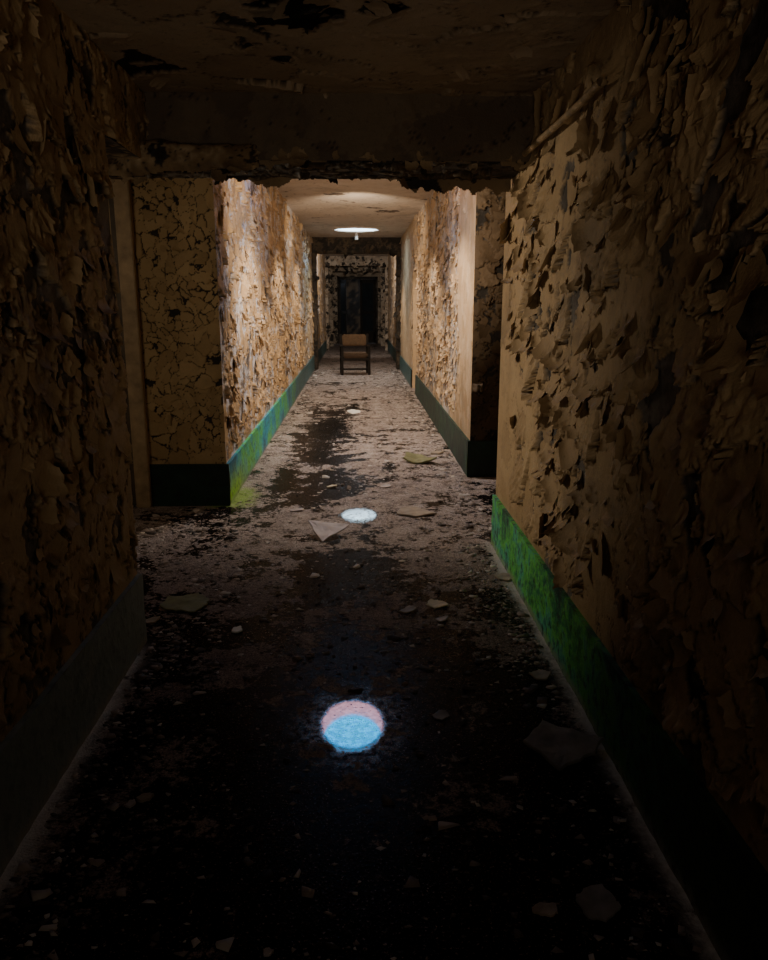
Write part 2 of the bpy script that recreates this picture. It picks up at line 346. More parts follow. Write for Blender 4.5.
def glassm():
    n=N('black_door_glass');co=n.coord();return n.done(n.bsdf(n.mix(n.noise(co,5,4),(.01,.014,.018),(.04,.05,.06)),.35,None,.2))
M_glass=glassm()
def emis(name,col,st):
    n=N(name);co=n.coord();e=n.add('ShaderNodeEmission');n.link(n.mix(n.noise(co,3,3),tuple(col),tuple(min(1,c*1.15) for c in col)),e.inputs[0]);e.inputs[1].default_value=st;return n.done(e.outputs[0])
M_sky=emis('daylit_skylight_dome',(.0,.40,1.0),11);M_sky2=emis('bright_skylight_dome',(.55,.78,1.0),15)
def crumbm():
    n=N('plaster_crumbs');co=n.coord();at=n.add('ShaderNodeAttribute',attribute_name='peel');sp=n.add('ShaderNodeSeparateColor');n.link(at.outputs['Color'],sp.inputs[0])
    c=n.ramp(sp.outputs[1],[(.0,(.03,.022,.018)),(.45,(.11,.085,.07)),(.8,(.34,.28,.25)),(1.,(.6,.55,.52))]);return n.done(n.bsdf(c,.75,n.bump(n.noise(co,60),.4,.004)))
M_crumb=crumbm()
# ------------------------------------------------------------------ walls
U=(0,1,0);V=(0,0,1)
def struct(o,label): return tag(o,label,kind='structure')
# near left wall with the lintel over the recess
g=G();SL=spaced(-2,B0,.0026,.0065,[YL1]);TL=lin(0,2.21,.009)[:-1]+lin(2.21,2.6,.009)
g.grid((XL,0,0),U,V,(1,0,0),SL,TL,lambda s,t:peel(s,t,100,.13,.20,.04,.045,floorband=True,box=(-2,9,0,3),pmin=.3,scr=.10,small=-.08,bare=.35,raised=1.2),keep=lambda s,t:(s<YL1)|(t>2.21))
g.grid((XL,YL1,0),(-1,0,0),V,(0,1,0),lin(0,1.9,.03),lin(0,2.6,.03),lambda s,t:peel(s,t,110,floorband=True,box=(0,1.9,0,2.6)))
g.grid((XL,YL1,2.21),U,(-1,0,0),(0,0,-1),lin(0,B0-YL1,.02),lin(0,1.9,.02),lambda s,t:peel(s,t,115,.1,.6,.03,.08,pmin=.6,box=(0,9,0,9)))
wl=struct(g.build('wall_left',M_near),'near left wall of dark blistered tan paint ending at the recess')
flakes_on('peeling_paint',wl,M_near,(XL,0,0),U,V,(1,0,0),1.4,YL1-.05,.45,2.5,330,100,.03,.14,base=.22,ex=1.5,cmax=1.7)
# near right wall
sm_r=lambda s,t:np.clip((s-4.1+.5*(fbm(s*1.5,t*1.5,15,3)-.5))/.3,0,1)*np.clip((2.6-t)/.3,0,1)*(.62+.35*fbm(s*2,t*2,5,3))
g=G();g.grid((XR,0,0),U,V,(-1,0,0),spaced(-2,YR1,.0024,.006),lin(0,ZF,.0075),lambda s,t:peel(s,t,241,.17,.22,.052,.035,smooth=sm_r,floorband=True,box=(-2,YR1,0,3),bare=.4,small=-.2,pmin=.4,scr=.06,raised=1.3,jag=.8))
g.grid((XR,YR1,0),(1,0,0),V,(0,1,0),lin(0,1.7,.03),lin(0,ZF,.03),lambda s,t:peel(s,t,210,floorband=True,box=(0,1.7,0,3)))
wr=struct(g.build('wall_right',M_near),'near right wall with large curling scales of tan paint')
flakes_on('peeling_paint',wr,M_near,(XR,0,0),U,V,(-1,0,0),1.5,YR1-.1,.45,2.45,560,241,.045,.19,smooth=sm_r,pw=1.,base=.22,ex=1.4,cmax=1.8)
# far left wall
g=G();g.grid((XL,0,0),U,V,(1,0,0),spaced(YL2,YE,.0017,.008),lin(0,ZF,.0095),lambda s,t:peel(s,t,321,.14,.30,.055,.065,floorband=True,box=(YL2,YE,0,3.2),pmin=.35,bare=1.3,scr=.14,raised=1.2,small=-.05))
g.grid((XL,YL2,0),(-1,0,0),V,(0,-1,0),lin(.58,1.9,.05),lin(0,ZF,.05),keep=lambda s,t:(t>2.50)|(s>1.55))
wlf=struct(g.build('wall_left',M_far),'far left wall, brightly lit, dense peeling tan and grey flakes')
flakes_on('peeling_paint',wlf,M_far,(XL,0,0),U,V,(1,0,0),YL2+.1,17,.45,2.9,780,321,.04,.14,bias=1.5,pw=1.2,base=.14,ex=1.5,cmax=1.7)
g=G();g.grid((XL,YL2,0),(-1,0,0),V,(0,-1,0),lin(0,.58,.006),lin(0,ZF,.006),lambda s,t:peel(s,t,330,.115,.02,.028,.065,floorband=True,box=(0,.6,0,3.2),holes=[(.33,1.45,.05)],pmin=.95,bare=.1,raised=.8,jag=.4,small=0.))
fa=struct(g.build('wall_recess_left',M_face),'crackled tan wall of the left recess facing the viewer')
flakes_on('peeling_paint',fa,M_face,(XL,YL2,0),(-1,0,0),V,(0,-1,0),.03,.5,.5,2.3,26,330,.04,.11,base=.2,lab='curled tan flakes lifting off the crackled recess wall')
# far right wall with a doorway
D0,D1=13.2,14.2
sm_f=lambda s,t:np.clip((8.1-s+.8*(fbm(s*1.2,t*1.2,16,3)-.5))/.4,0,1)*.9+np.clip((s-14.3)/.2,0,1)*np.clip((18-s)/.2,0,1)*.85
g=G();g.grid((XF,0,0),U,V,(-1,0,0),spaced(YR2,YE,.0019,.010,[D0,D1]),lin(0,2.08,.0105)[:-1]+lin(2.08,ZF,.0105),lambda s,t:peel(s,t,427,.14,.32,.055,.07,smooth=sm_f,floorband=True,box=(YR2,YE,0,3.2),pmin=.45,bare=1.0,scr=.14,raised=1.2,small=-.05),keep=lambda s,t:~((s>D0)&(s<D1)&(t<2.08)))
for yy,nn in((D0,1),(D1,-1)): g.grid((XF,yy,0),(1,0,0),V,(0,nn,0),[0,.2],[0,2.08])
g.grid((XF,D0,2.08),(1,0,0),U,(0,0,-1),[0,.2],[0,D1-D0])
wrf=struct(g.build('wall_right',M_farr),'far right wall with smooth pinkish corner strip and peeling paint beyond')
flakes_on('peeling_paint',wrf,M_farr,(XF,0,0),U,V,(-1,0,0),YR2+.1,13.1,.45,2.9,560,427,.04,.14,bias=1.1,smooth=sm_f,pw=1.,base=.25,ex=1.5,cmax=1.7)
g=G()
g.grid((XF,YR2,0),(1,0,0),V,(0,-1,0),lin(0,.6,.009),lin(0,ZF,.009),lambda s,t:peel(s,t,433,.17,.12,.07,.05,floorband=True,box=(0,.6,0,3.2),pmin=.5,bare=.3))
g.grid((XF,YR2,0),(1,0,0),V,(0,-1,0),lin(.6,1.6,.05),lin(0,ZF,.05))
fb=struct(g.build('wall_recess_right',M_pier),'dark pier face of the right recess')
flakes_on('peeling_paint',fb,M_pier,(XF,YR2,0),(1,0,0),V,(0,-1,0),.02,.4,.5,2.6,40,433,.07,.22,base=.3,lab='dark curled flakes hanging off the right pier',ex=1.2)
# side walls that close the two recesses, and the end behind the camera
g=G();g.grid((-2.9,0,0),U,V,(1,0,0),lin(YL1,YL2,.06),lin(0,ZF,.06));struct(g.build('wall_recess_left',M_near),'back wall of the left recess')
g=G();g.grid((2.55,0,0),U,V,(-1,0,0),lin(YR1,YR2,.06),lin(0,ZF,.06));struct(g.build('wall_recess_right',M_near),'back wall of the right recess')
g=G();g.grid((0,-2.4,0),(1,0,0),V,(0,1,0),lin(XL,XR,.1),lin(0,2.6,.1));struct(g.build('wall_back',M_near),'wall closing the corridor behind the viewer')
# end wall with door opening, and the dark lobby behind it
g=G();g.grid((0,YE,0),(1,0,0),V,(0,-1,0),lin(XL,-.73,.03)+lin(-.73,.77,.1)[1:-1]+lin(.77,XF,.03),lin(0,2.45,.03)[:-1]+lin(2.45,ZF,.03),lambda s,t:peel(s,t,512,.13,.2,.03,.06),keep=lambda s,t:~((s>-.73)&(s<.77)&(t<2.45)))
struct(g.build('wall_end',M_end),'flaking pale wall around the dark doorway at the far end')
g=G();g.grid((0,33.5,0),(1,0,0),V,(0,-1,0),lin(-2,2,.1),lin(0,3,.1),lambda s,t:peel(s,t,540,.2,.5,.02,.08,pmin=.5))
for sx in(-1,1): g.grid((sx*2.,0,0),U,V,(-sx,0,0),lin(YE,33.5,.2),lin(0,3,.2))
g.grid((0,0,3.),(1,0,0),U,(0,0,-1),[-2,2],[YE,33.5]);struct(g.build('wall_lobby',M_pier),'dark lobby walls beyond the far doorway')
# ------------------------------------------------------------------ ceilings, beams
HO=[(-.21,2.98,.15),(.10,2.97,.08),(.55,3.05,.06),(-.3,3.55,.05)]
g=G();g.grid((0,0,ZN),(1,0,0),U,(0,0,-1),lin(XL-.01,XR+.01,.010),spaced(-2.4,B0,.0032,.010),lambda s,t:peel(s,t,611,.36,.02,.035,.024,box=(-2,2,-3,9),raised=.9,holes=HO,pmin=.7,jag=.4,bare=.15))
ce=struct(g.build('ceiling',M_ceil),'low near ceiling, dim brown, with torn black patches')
g=G()
flake(g,(-.24,3.13,ZN),(1,.15,0),(0,1,0),(0,0,-1),.24,.27,.85,col=(0,.3,.2,.5));flake(g,(-.10,3.10,ZN),(1,-.5,0),(.5,1,0),(0,0,-1),.16,.20,1.1,col=(0,.3,.2,.5))
for (x,y,r) in HO:
    for k in range(4):
        a=random.uniform(0,6.28);w=r*random.uniform(.7,1.3)
        flake(g,(x+r*math.sin(a)*.9,y-r*math.cos(a)*.9+.0,ZN-.002),(math.cos(a),math.sin(a),0),(math.sin(a),-math.cos(a),0),(0,0,-1),w,w*random.uniform(.5,1.),random.uniform(.5,1.4),col=(random.choice((0,1)),random.random()*.5,.5,.5))
for i in range(22):
    a=random.uniform(0,6.28);flake(g,(random.uniform(XL+.1,XR-.1),random.uniform(1.4,4),ZN),(math.cos(a),math.sin(a),0),(-math.sin(a),math.cos(a),0),(0,0,-1),random.uniform(.03,.12),random.uniform(.03,.1),random.uniform(.4,1.4))
tag(g.build('peeling_paint',M_ceil,ce,True),'torn dark paint curling down from the low ceiling',kind='stuff')
keep=lambda s,t:np.all([((s-x)**2+((t-y)/q)**2)>(r+.04)**2 for x,y,r,q,_ in SKY],axis=0)
HF=[(-.5,5.3,.09),(.35,5.6,.12),(.75,6.6,.1),(.6,9.5,.12),(-.3,11.,.14),(.5,13.,.2)]
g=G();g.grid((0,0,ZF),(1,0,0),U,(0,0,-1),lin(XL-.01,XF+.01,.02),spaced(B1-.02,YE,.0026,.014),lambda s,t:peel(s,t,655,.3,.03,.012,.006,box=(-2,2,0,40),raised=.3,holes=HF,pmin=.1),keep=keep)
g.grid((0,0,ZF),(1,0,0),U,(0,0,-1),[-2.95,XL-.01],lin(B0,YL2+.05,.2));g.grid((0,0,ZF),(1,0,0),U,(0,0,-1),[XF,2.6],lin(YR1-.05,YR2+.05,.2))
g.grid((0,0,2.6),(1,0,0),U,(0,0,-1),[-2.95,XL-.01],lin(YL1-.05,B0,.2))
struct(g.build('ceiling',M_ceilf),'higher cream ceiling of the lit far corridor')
g=G()
g.grid((0,B0,0),(1,0,0),V,(0,-1,0),lin(-2.9,XR,.012),lin(BZ,ZN+.05,.012),lambda s,t:peel(s,t,701,.3,.03,.02,.012,box=(-3,XR,BZ-.1,2.7),raised=.5,pmin=.2,jag=.5))
g.grid((0,0,BZ),(1,0,0),U,(0,0,-1),lin(-2.9,XR,.012),lin(B0,B1,.012),lambda s,t:peel(s,t,711,.12,.35,.05,.06,box=(-3,XR,B0-.1,B1+.1),pmin=.4))
g.grid((0,B1,0),(1,0,0),V,(0,1,0),lin(-2.9,XR,.05),lin(BZ,ZF,.05))
bm=struct(g.build('trim_1',M_beam),'dark flaking beam crossing the corridor above the opening')
# broken plaster ledge along the lower left of the beam
g=G()
lo=lambda s:2.125+.10*fbm(s*6,s*0+2.,760,5)
hi=lambda s:2.275+.06*fbm(s*5,s*0+7.,761,4)
def ledge(s,t):
    u=(t-lo(s))/np.maximum(.02,hi(s)-lo(s));end=np.clip((-.48-s)/.2,0,1)
    h=(.17*np.sqrt(np.clip(4*u*(1-u),0,1))*(.45+.9*fbm(s*7,t*9,762,4))+.03*(vn(s*40,t*40,763)-.5))*end
    _,_,c=peel(s,t,764,.09,.2,.02,.05,pmin=.6);return h,np.zeros(s.shape),c
g.grid((0,B0,0),(1,0,0),V,(0,-1,0),lin(-1.6,-.48,.009),lin(2.10,2.35,.006),ledge,keep=lambda s,t:(t>lo(s)-.004)&(t<hi(s)+.004))
g.grid((0,B0+.10,0),(1,0,0),V,(0,1,0),lin(-1.6,-.50,.02),lin(2.10,2.26,.01),lambda s,t:(-.10*np.clip((2.26-t)/.1,0,1)+.0*s,0*s,np.stack([s*0,s*0+.4,s*0,s*0],-1)),keep=lambda s,t:t>lo(s)-.004)
tag(g.build('plaster_ledge',M_tat,bm,False),'broken plaster ledge along the lower left of the beam')
g=G();clus=[-.72,-.68,-.26,.22,.28,.56,-1.15]
for i in range(62):
    x=random.choice(clus)+random.gauss(0,.07) if i%4 else random.uniform(-1.3,XR-.02)
    if x>XR-.03: continue
    y=random.choice((B1-.01,B1-.01,B0+.02,random.uniform(B0,B1)))
    a=random.gauss(0,.7);w=random.choice((.015,.02,.03,.05,.07,.09))*random.uniform(.7,1.2)
    flake(g,(x,y,BZ+.012),(math.cos(a),math.sin(a),0),(0,.3*random.random(),1),(math.sin(a),-math.cos(a),0),w,w*random.uniform(.4,.9),random.uniform(.3,1.4),col=(random.choice((0,1)),random.random()*.6,.6,.5),skew=random.uniform(-.5,.5))
for i in range(80):
    x=random.uniform(-1.35,XR-.05) if i%3==0 else random.uniform(-1.4,-.5);w=random.uniform(.03,.11);flake(g,(x,B0,random.uniform(BZ-.01,BZ+.05)),(1,random.uniform(-.3,.3),0),(0,0,1),(0,-1,0),w,w*.6,random.uniform(.5,1.6),col=(1,random.uniform(.2,1),.1,.5))
for yy,sd,am in((B0+.015,781,.07),(B1-.02,775,.12)):      # ragged sheets hanging below the edges
    dp=lambda s,sd=sd,am=am:am*np.clip((fbm(s*2.6,s*0+1.,sd,5)-.54)*6,0,1)*(.35+.65*vn(s*30,s*0+4.,sd+2))+.006*vn(s*55,s*0,sd+3)
    g.grid((0,yy,0),(1,0,0),V,(0,-1,0),lin(-1.5,XR-.01,.008),lin(BZ-.16,BZ+.012,.006),lambda s,t,sd=sd:((BZ-t)*.35*(fbm(s*6,t*6,sd+6)-.3),0*s,np.stack([0*s+(vn(s*9,t*9,sd+8)>.5),vn(s*6,t*6,sd)*.6,0*s+.5,0*s],-1)),keep=lambda s,t,dp=dp:t>BZ-dp(s))
tag(g.build('peeling_paint',M_tat,bm,False),'dark paint tatters dangling from the beam',kind='stuff')
def frame(y0,y1,z0,side,name,label,m,sd,nf=40,ms=.35):
    g=G()
    g.grid((0,y0,0),(1,0,0),V,(0,-1,0),lin(XL,XF,.02),lin(z0,ZF,.02),lambda s,t:peel(s,t,sd,.16,ms,.03,.05,pmin=.3));g.grid((0,0,z0),(1,0,0),U,(0,0,-1),lin(XL,XF,.1),lin(y0,y1,.1));g.grid((0,y1,0),(1,0,0),V,(0,1,0),lin(XL,XF,.1),lin(z0,ZF,.1))
    for sg,xa,xb in((1,XL,XL+side),(-1,XF-side,XF)):
        g.grid((0,y0,0),(1,0,0),V,(0,-1,0),lin(xa,xb,.02),lin(0,z0,.02),lambda s,t:peel(s,t,sd+4,.16,ms,.03,.05,pmin=.3))
        g.grid((xb if sg>0 else xa,0,0),U,V,(sg,0,0),lin(y0,y1,.1),lin(0,z0,.1))
    o=struct(g.build(name,m),label)
    g=G()
    for i in range(nf):
        w=random.uniform(.05,.18)
        if i%2: x,z=random.uniform(XL+.1,XF-.1),z0+random.uniform(-.0,.12)
        else: x,z=random.choice((XL+side*.9,XF-side*.9))+random.gauss(0,.03),random.uniform(.4,z0)
        flake(g,(x,y0-.005,z),(1,random.uniform(-.4,.4),random.uniform(-.5,.5)),(0,0,1),(0,-1,0),w,w*random.uniform(.5,1.),random.uniform(.4,1.4),col=(random.choice((0,0,1)),random.random()*.5,.2,.5))
    tag(g.build('peeling_paint',m,o,False),'flakes hanging off the frame',kind='stuff')
frame(18.1,18.55,2.62,.09,'trim_2','dark second frame across the corridor far behind the chair',M_beam,721)
frame(25.4,25.7,2.66,.10,'trim_3','tan flaking door surround beyond the dark second frame',M_end,731,30,.2)
frame(27.8,28.0,2.58,.17,'trim_4','innermost tan door surround before the dark doorway',M_end,741,30,.25)
# ------------------------------------------------------------------ floor
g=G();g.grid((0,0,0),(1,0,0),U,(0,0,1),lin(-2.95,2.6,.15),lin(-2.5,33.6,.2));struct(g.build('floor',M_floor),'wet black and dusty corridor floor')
# ------------------------------------------------------------------ painted skirting bands
def band(name,o,u,n,a,b,k,label,m=None):
    g=G();fn=lambda s,t:(.022+.008*(fbm(s*7,t*7,k)-.5)+.004*(vn(s*40,t*40,k)-.5),np.zeros(s.shape),np.stack([s*0+1,s*0+.5,s*0,s*0],-1))
    S=lin(a,b,.035) if b-a<8 else spaced(a,b,.006,.03)
    g.grid(o,u,V,n,S,lin(0,BAND,.03),fn)
    oo=np.asarray(o,float)
    g.grid(oo+np.array((0,0,BAND)),u,n,(0,0,1),S,[-.01,.022])
    return struct(g.build(name,m or M_band,None,True),label)
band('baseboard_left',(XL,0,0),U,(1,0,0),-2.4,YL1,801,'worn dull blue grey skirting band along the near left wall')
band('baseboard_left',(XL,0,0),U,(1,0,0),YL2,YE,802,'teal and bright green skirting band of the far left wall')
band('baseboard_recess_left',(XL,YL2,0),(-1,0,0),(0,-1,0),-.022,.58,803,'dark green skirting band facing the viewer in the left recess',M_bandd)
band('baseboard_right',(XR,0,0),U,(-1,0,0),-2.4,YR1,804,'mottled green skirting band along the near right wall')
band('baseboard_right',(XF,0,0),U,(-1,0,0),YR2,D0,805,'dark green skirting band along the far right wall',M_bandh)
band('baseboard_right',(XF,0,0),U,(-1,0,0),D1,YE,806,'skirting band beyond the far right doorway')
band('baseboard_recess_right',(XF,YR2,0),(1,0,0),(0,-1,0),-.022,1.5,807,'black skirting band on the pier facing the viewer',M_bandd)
# ------------------------------------------------------------------ boxes and small builders
def bmobj(name,bm,m,parent=None,loc=None,smooth=False):
    bmesh.ops.recalc_face_normals(bm,faces=bm.faces)
    me=bpy.data.meshes.new(name);bm.to_mesh(me);bm.free();me.materials.append(m)
    if smooth:
        for p in me.polygons:p.use_smooth=True
    o=bpy.data.objects.new(name,me);C.objects.link(o)
    if parent:o.parent=parent
    if loc:o.location=loc
    return o
def box(bm,x0,x1,y0,y1,z0,z1,bev=.006,mat=None):
    r=bmesh.ops.create_cube(bm,size=1);vs=r['verts']
    for v in vs:v.co=Vector(((x0+x1)/2+v.co.x*(x1-x0),(y0+y1)/2+v.co.y*(y1-y0),(z0+z1)/2+v.co.z*(z1-z0)))
    if bev:
        es=list({e for v in vs for e in v.link_edges});rr=bmesh.ops.bevel(bm,geom=es,offset=bev,segments=2,affect='EDGES');vs=list({v for f in rr['faces'] for v in f.verts}|{v for v in vs if v.is_valid})
    if mat is not None:
        for v in vs:v.co=mat@v.co
    return vs
def B(name,m,parent,*args,bev=.006,mat=None):
    bm=bmesh.new();box(bm,*args,bev=bev,mat=mat);return bmobj(name,bm,m,parent)
# left recess door (its jamb shows past the near wall)
dr=empty('door_1',(XL-.58,YL2,0));struct(dr,'narrow tan door frame upright in the left recess')
B('jamb',M_frame,dr,-.11,0,-.07,.05,0,2.5);B('jamb',M_frame,dr,-.97,-.87,-.07,.05,0,2.5);B('head',M_frame,dr,-.97,0,-.07,.05,2.5,2.6)
B('door_leaf',M_door,dr,-.87,-.11,-.01,.04,.01,2.49)
# doorway in the far right wall
dr=empty('door_2',(XF+.16,D0,0));struct(dr,'dark door set back in the far right wall')
B('door_leaf',M_dark,dr,-.0,.05,.04,D1-D0-.04,.01,2.04);B('jamb',M_frame,dr,-.05,.04,0,.05,0,2.07);B('jamb',M_frame,dr,-.05,.04,D1-D0-.05,D1-D0,0,2.07)
# double door in the end wall, both leaves standing open
dr=empty('door_3',(.02,YE,0));struct(dr,'dark double doorway at the very end of the corridor')
for x0,x1 in((-.75,-.67),(.67,.75)):B('jamb',M_end,dr,x0,x1,-.05,.1,0,2.45)
B('head',M_end,dr,-.75,.75,-.05,.1,2.37,2.45)
for sgn,ang in((-1,70),(1,-30)):
    bm=bmesh.new();w=.64;RM=Matrix.Translation((sgn*.66,.06,0))@Matrix.Rotation(math.radians(ang),4,'Z')
    q=lambda a,b:(min(-sgn*a,-sgn*b),max(-sgn*a,-sgn*b))
    for (a,b,z0,z1) in((.0,.09,.02,2.35),(w-.09,w,.02,2.35),(0,w,2.22,2.35),(0,w,.02,.45),(0,w,1.1,1.2)): box(bm,*q(a,b),-.02,.03,z0,z1,.004)
    lf=bmobj('door_leaf',bm,M_dark,dr);lf.matrix_local=RM
    bm=bmesh.new();box(bm,*q(.07,w-.07),0,.01,.4,2.25,0);bmobj('pane',bm,M_glass,lf)
# pipe stub on the right wall
cu=bpy.data.curves.new('wall_pipe','CURVE');cu.dimensions='3D';cu.bevel_depth=.015;cu.bevel_resolution=3
s=cu.splines.new('POLY');pts=[(XR-.05,2.85,2.283),(XR-.045,3.1,2.276),(XR-.05,3.4,2.268),(XR-.046,3.75,2.272),(XR-.05,4.1,2.268)];s.points.add(4)
for q,p in zip(s.points,pts):q.co=(*p,1)
tmp=bpy.data.objects.new('tmp',cu);C.objects.link(tmp);dg=bpy.context.evaluated_depsgraph_get();me=bpy.data.meshes.new_from_object(tmp.evaluated_get(dg));bpy.data.objects.remove(tmp)
me.materials.append(M_pipe);o=bpy.data.objects.new('wall_pipe',me);C.objects.link(o);tag(o,'thin painted pipe along the top of the right wall up to the beam','pipe')
# ------------------------------------------------------------------ round skylights
def ring(bm,prof,seg=48,q=1.):
    vv=[[bm.verts.new((r*math.cos(2*math.pi*i/seg),q*r*math.sin(2*math.pi*i/seg),z)) for i in range(seg)] for r,z in prof]
    for a,b in zip(vv[:-1],vv[1:]):
        for i in range(seg):bm.faces.new((a[i],a[(i+1)%seg],b[(i+1)%seg],b[i]))
    return vv
labs=['rounded blue skylight with pink shaft just past the beam, mirrored in the nearest wet spot','bright white round ceiling skylight above and in front of the chair']
for k,((x,y,r,q,dp),lb) in enumerate(zip(SKY,labs)):
    sk=empty('skylight',(x,y,ZF));tag(sk,lb,'skylight','round skylights along the corridor ceiling')
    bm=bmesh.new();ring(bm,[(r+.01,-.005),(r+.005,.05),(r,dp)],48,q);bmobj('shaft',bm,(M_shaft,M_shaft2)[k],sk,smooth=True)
    bm=bmesh.new();ring(bm,[(r+.01,.0),(r+.012,-.02),(r+.03,-.028),(r+.07,-.02),(r+.085,.0),(r+.085,.02)],48,q);bmobj('rim',bm,M_rim,sk,smooth=True)
    bm=bmesh.new();vv=ring(bm,[(r+.005,dp-.004),(r*.78,dp+.008),(r*.42,dp+.016),(.02,dp+.02)],48,q);bm.faces.new(vv[-1]);bmobj('dome',bm,(M_sky,M_sky2)[k],sk,smooth=True)
# pendant just behind the middle skylight
pe=empty('pendant_lamp',(0,16.75,ZF));tag(pe,'tiny white pendant fitting hanging below the bright round skylight','lamp')
bm=bmesh.new();ring(bm,[(.001,0),(.05,0),(.05,-.02),(.028,-.03),(.026,-.07),(.026,-.09)],12);bmobj('stem',bm,M_cord,pe,smooth=True)
bm=bmesh.new();ring(bm,[(.001,-.08),(.032,-.085),(.036,-.11),(.036,-.14),(.028,-.16),(.001,-.165)],16);bmobj('bulb',bm,M_cord,pe,smooth=True)
# ------------------------------------------------------------------ armchair
p,_=floor_at(355,374);ch=empty('armchair',(p.x,p.y,0),math.radians(4));tag(ch,'small dark wooden armchair standing alone in the middle of the corridor','chair')
TAKEN=[(p.x,p.y,.5)]
W=.29
for sx in(-1,1):
    B('leg',M_wood,ch,sx*W-.027,sx*W+.027,-.30,-.25,0,.60)
    B('leg',M_wood,ch,sx*W-.027,sx*W+.027,.22,.26,0,.86)
    B('armrest',M_wood,ch,sx*W-.035,sx*W+.035,-.33,.24,.595,.63,bev=.01)
    B('side_rail',M_wood,ch,sx*W-.014,sx*W+.014,-.26,.23,.33,.37)
B('front_rail',M_wood,ch,-W,W,-.29,-.265,.31,.365);B('rear_rail',M_wood,ch,-W,W,.23,.255,.33,.375)
B('stretcher',M_wood,ch,-W,W,-.29,-.265,.11,.15)
B('seat',M_seat,ch,-W+.025,W-.025,-.31,.21,.365,.47,bev=.03)
B('backrest',M_cush,ch,-W+.025,W-.025,.17,.23,.60,.85,bev=.025)
# ------------------------------------------------------------------ fallen pieces, one by one
def slab(px,py,wpx,asp,rot,th,m,name,label,cat='debris',sides=7,curl=0,tilt=0,seed=0,group=None):
    rr=random.Random(seed+px*7+py);p,t=floor_at(px,py);w=wpx*t/F;TAKEN.append((p.x,p.y,w*.62*max(1,asp)))
    bm=bmesh.new();ang=sorted(2*math.pi*(i+rr.uniform(-.32,.32)*(.4 if sides==3 else 1))/sides for i in range(sides));out=[]
    for i in range(sides):
        a=ang[i];r=w/2*rr.uniform(.72,1.08);out.append((r*math.cos(a),r*math.sin(a)*asp))
    pts=[]
    for i in range(sides):      # chipped edges
        x0,y0=out[i];x1,y1=out[(i+1)%sides]
        for k in range(4):
            q=k/4;j=w*.035
            pts.append((x0+(x1-x0)*q+(rr.uniform(-j,j) if k else 0),y0+(y1-y0)*q+(rr.uniform(-j,j) if k else 0)))
    def hz(x,y):return curl*((x/(w/2))**2)*w*.25+.004*math.sin(x*40+seed)*math.cos(y*33)
    rings=[]
    for k,(sc,dz) in enumerate([(1,0),(1.0,th*.7),(.965,th),(.6,th*1.05),(.25,th)]):
        rings.append([bm.verts.new((x*sc,y*sc,hz(x*sc,y*sc)+dz)) for x,y in pts])
    n=len(pts)
    for a,b in zip(rings[:-1],rings[1:]):
        for i in range(n):bm.faces.new((a[i],a[(i+1)%n],b[(i+1)%n],b[i]))
    bm.faces.new(rings[-1]);bm.faces.new(rings[0][::-1])
    bmesh.ops.transform(bm,matrix=Matrix.Rotation(rot,4,'Z'),verts=bm.verts)
    bmesh.ops.transform(bm,matrix=Matrix.Rotation(tilt,4,'X'),verts=bm.verts)
    mz=min(v.co.z for v in bm.verts)
    for v in bm.verts:v.co.z-=mz
    o=bmobj(name,bm,m);o.location=(p.x,p.y,.001);return tag(o,label,cat,group)
slab(327,536,46,1.15,.5,.008,M_chip_pink,'plaster_flake','pale lilac grey triangular flake lying left of the far bright reflection',sides=3,tilt=.30)
slab(415,513,44,.8,-.1,.012,M_chip_tan,'board_piece','flat tan board fragment lying right of the far bright reflection',sides=5)
slab(420,462,36,.8,-.6,.02,M_chip_green,'plaster_slab','curved mossy green slab lying near the right pier',curl=.5,sides=6,tilt=.1)
slab(437,454,16,.8,.2,.02,M_chip_tan,'plaster_chunk','small tan chunk beside the mossy slab at the right pier',sides=5)
slab(184,605,56,.9,.4,.008,M_chip_green,'plaster_slab','round olive green flat piece near the left recess',sides=9)
slab(237,631,17,.8,1.,.008,M_chip_white,'paint_chip','small white chip right of the olive round piece',sides=5)
slab(438,605,31,.8,-.3,.006,M_chip_cream,'paint_chip','cream paint chip, largest of the cluster right of centre',sides=5,curl=.2)
slab(408,611,19,.8,.5,.007,M_chip_tan,'paint_chip','small tan chip left of the cream paint chip',sides=5)
slab(443,620,15,.8,.2,.006,M_chip_pale,'paint_chip','tiny pale chip just in front of the cream paint chip',sides=5)
slab(562,748,80,1.1,.5,.012,M_chip_dark,'plaster_slab','large grey slab lying by the right skirting',sides=5,tilt=.10)
slab(440,716,22,.9,.9,.004,M_chip_dark,'paint_chip','dark curled chip right of the blue reflection',sides=6,curl=.3)
slab(146,800,20,.8,.2,.010,M_chip_tan,'plaster_chunk','tan chunk in the dark at lower left, larger of a pair',sides=6)
slab(131,806,12,.8,1.2,.008,M_chip_pale,'plaster_chunk','smaller pale chunk beside the tan chunk at lower left',sides=5)
slab(546,911,30,.8,-.4,.006,M_chip_tan,'paint_chip','tan chip at the bottom right of the dark floor',sides=6,curl=.2)
slab(268,954,15,.8,.1,.006,M_chip_pale,'paint_chip','pale chip at the bottom edge of the floor',sides=5)
slab(296,511,17,.7,.3,.008,M_chip_pale,'paint_chip','pale chip behind the lilac triangular flake, level with the reflection',sides=6)
slab(505,578,26,.9,.9,.008,M_chip_tan,'paint_chip','tan chip beside the green end of the right skirting',sides=6,curl=.3)
slab(541,676,24,.9,.2,.007,M_chip_tan,'paint_chip','tan chip against the right skirting behind the large grey slab',sides=5,curl=.3)
slab(598,905,46,1.3,.2,.006,M_chip_dark,'paint_chip','dark crumpled sheet of paint near the bottom right corner of the floor',sides=8,curl=.25)
slab(150,622,20,.8,.5,.008,M_chip_tan,'paint_chip','tan chip at the foot of the near left wall end',sides=5,curl=.3)
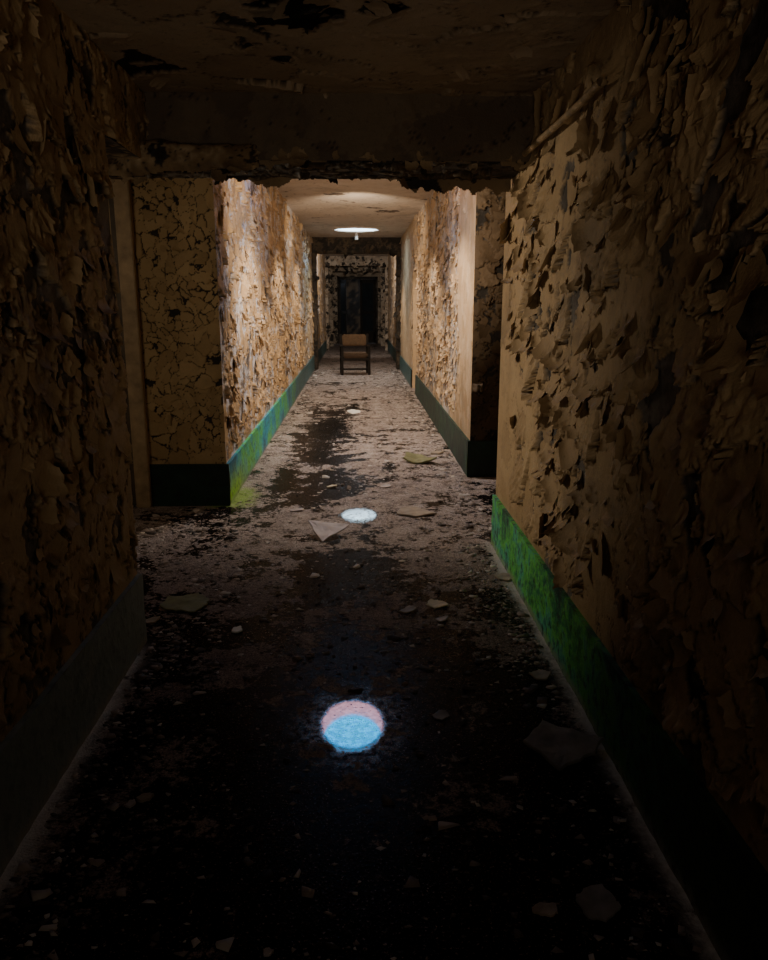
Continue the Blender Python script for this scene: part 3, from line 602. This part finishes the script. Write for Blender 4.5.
slab(332,487,12,.9,.5,.008,M_chip_cream,'paint_chip','tiny cream chip behind the far bright reflection',sides=5)
slab(385,487,14,.9,.5,.008,M_chip_pale,'paint_chip','tiny pale chip behind and right of the far bright reflection',sides=5)
slab(353,412,15,2.2,.2,.008,M_chip_white,'paint_chip','small white chip at the right edge of the black wet patch before the chair',sides=8)  # white piece laid in place of a bright glint on the wet patch
# crumbs and fallen paint nobody could count
g=G();g2=G();rs=np.random.RandomState(5)
for i in range(11500):
    if i%3==0: y=rs.uniform(1.3,5.4)
    else: y=rs.uniform(3,18)
    lo_,hi_=(XL+.06,XR-.06) if y<4.85 else(XL+.06,XF-.06)
    q=rs.rand()
    if i%2: x=rs.uniform(lo_,hi_)
    else: x=lo_+abs(rs.normal(0,.13)) if q<.5 else hi_-abs(rs.normal(0,.13))
    if not lo_<x<hi_: continue
    gg=g
    if i%3!=1 and 4.2<y<YL2-.1 and rs.rand()<.5: x=rs.uniform(-1.55,XL-.03);gg=g2
    far=y>5
    s=min(rs.gamma(1.5,.0075 if far else .0050)+.002,.06 if far else .035)
    if far and (((x+.40)/.5)**2+((y-9.6)/1.45)**2<1 or ((x+.7)/.28)**2+((y-6.7)/1.8)**2<1 or ((x+.3)/.25)**2+((y-7.9)/.75)**2<1):
        if rs.rand()<.8: continue
        s*=.6
    if ((x+.03)**2/.03+(y-RP[0][1])**2/.06<1) or (x*x/.05+(y-RP[1][1])**2/.10<1): s=min(s*.3,.003)
    if any((x-a)**2+(y-b)**2<(r+s)**2 for a,b,r in TAKEN): continue
    a=rs.uniform(0,6.28);hh=s*rs.uniform(.06,.22);P=[];el=rs.uniform(.4,1.)
    for k in range(4):
        b=a+k*1.571+rs.uniform(-.6,.6);r=s*rs.uniform(.5,1.3);P.append((x+r*math.cos(b),y+r*math.sin(b)*el,.0005))
    tl=rs.uniform(0,.5)*s
    for k in range(4):
        p0=P[k];P.append((x+(p0[0]-x)*.85,y+(p0[1]-y)*.85,hh+tl*k/3))
    c=rs.rand()**(.8 if far else 1.)
    gg.add(P,[(0,1,5,4),(1,2,6,5),(2,3,7,6),(3,0,4,7),(4,5,6,7)],[(1,c,0,0)]*8)
tag(g.build('rubble_crumbs',M_crumb),'plaster crumbs and tiny paint chips littering the whole corridor floor','rubble',kind='stuff')
tag(g2.build('rubble_crumbs',M_crumb),'plaster crumbs on the floor of the left recess','rubble',kind='stuff')
# ------------------------------------------------------------------ light
def area(name,loc,tgt,sx,sy,e,col):
    l=bpy.data.lights.new(name,'AREA');l.shape='RECTANGLE';l.size=sx;l.size_y=sy;l.energy=e;l.color=col
    o=bpy.data.objects.new(name,l);C.objects.link(o);o.location=loc;o.rotation_euler=(Vector(tgt)-Vector(loc)).to_track_quat('-Z','Y').to_euler();return o
def spot(name,loc,tgt,half,e,col,rad=.12,blend=.35):
    l=bpy.data.lights.new(name,'SPOT');l.spot_size=math.radians(2*half);l.spot_blend=blend;l.energy=e;l.color=col;l.shadow_soft_size=rad
    o=bpy.data.objects.new(name,l);C.objects.link(o);o.location=loc;o.rotation_euler=(Vector(tgt)-Vector(loc)).to_track_quat('-Z','Y').to_euler();return o
W1=(1,.80,.58)
spot('corridor_lamp',(0,4.9,2.3),(0,9.0,1.95),41,300,W1,.06,.7)  # added spots, no fitting here: brighten far walls, ceiling and chair
spot('corridor_lamp',(0,10.2,2.55),(0,15,2.0),44,240,W1,.06,.8)
for y,e in((7.4,200),(10.2,170),(13.2,150)): spot('ceiling_lamp',(0,y,2.86),(0,y+.25,0),57,e,W1,.04,.4)  # added downward spots without fittings, for floor brightness and flake relief
spot('ceiling_lamp',(0,16.9,2.86),(0,17.2,0),50,130,W1,.06,.5)
spot('far_lamp',(0,18.8,2.5),(-.1,27,1.7),36,330,(1.,.90,.78),.1,.4)  # added spot behind the second frame, brightens the end wall and floor
spot('recess_window_light',(-2.7,5.6,1.9),(.89,4.45,1.4),27,255,(1,.82,.59),.05,1.)  # added spot out of view, no window there, brightens the near right wall
area('recess_fill_light',(-2.1,3.7,1.9),(-1.35,5.86,1.3),.5,.8,5,(1,.82,.60))
area('lobby_light',(1.2,31.5,2.6),(.2,32.5,.5),.6,.6,18,(.75,.85,1.))  # unseen added light, lifts the dark lobby a little
spot('rear_lamp',(-.35,-2.1,.9),(-.15,3.4,2.4),23,125,(1,.82,.62),.3,1.)  # added spot behind the camera, washes the low ceiling and beam
area('rear_window_light',(-.1,-1.9,1.6),(-.4,3,1.0),.8,1.0,3.0,(1,.86,.68))  # added fill behind the camera, the wall there has no window
w=bpy.data.worlds.new('world');bpy.context.scene.world=w;w.use_nodes=True;w.node_tree.nodes['Background'].inputs[0].default_value=(.3,.45,.7,1);w.node_tree.nodes['Background'].inputs[1].default_value=0.02
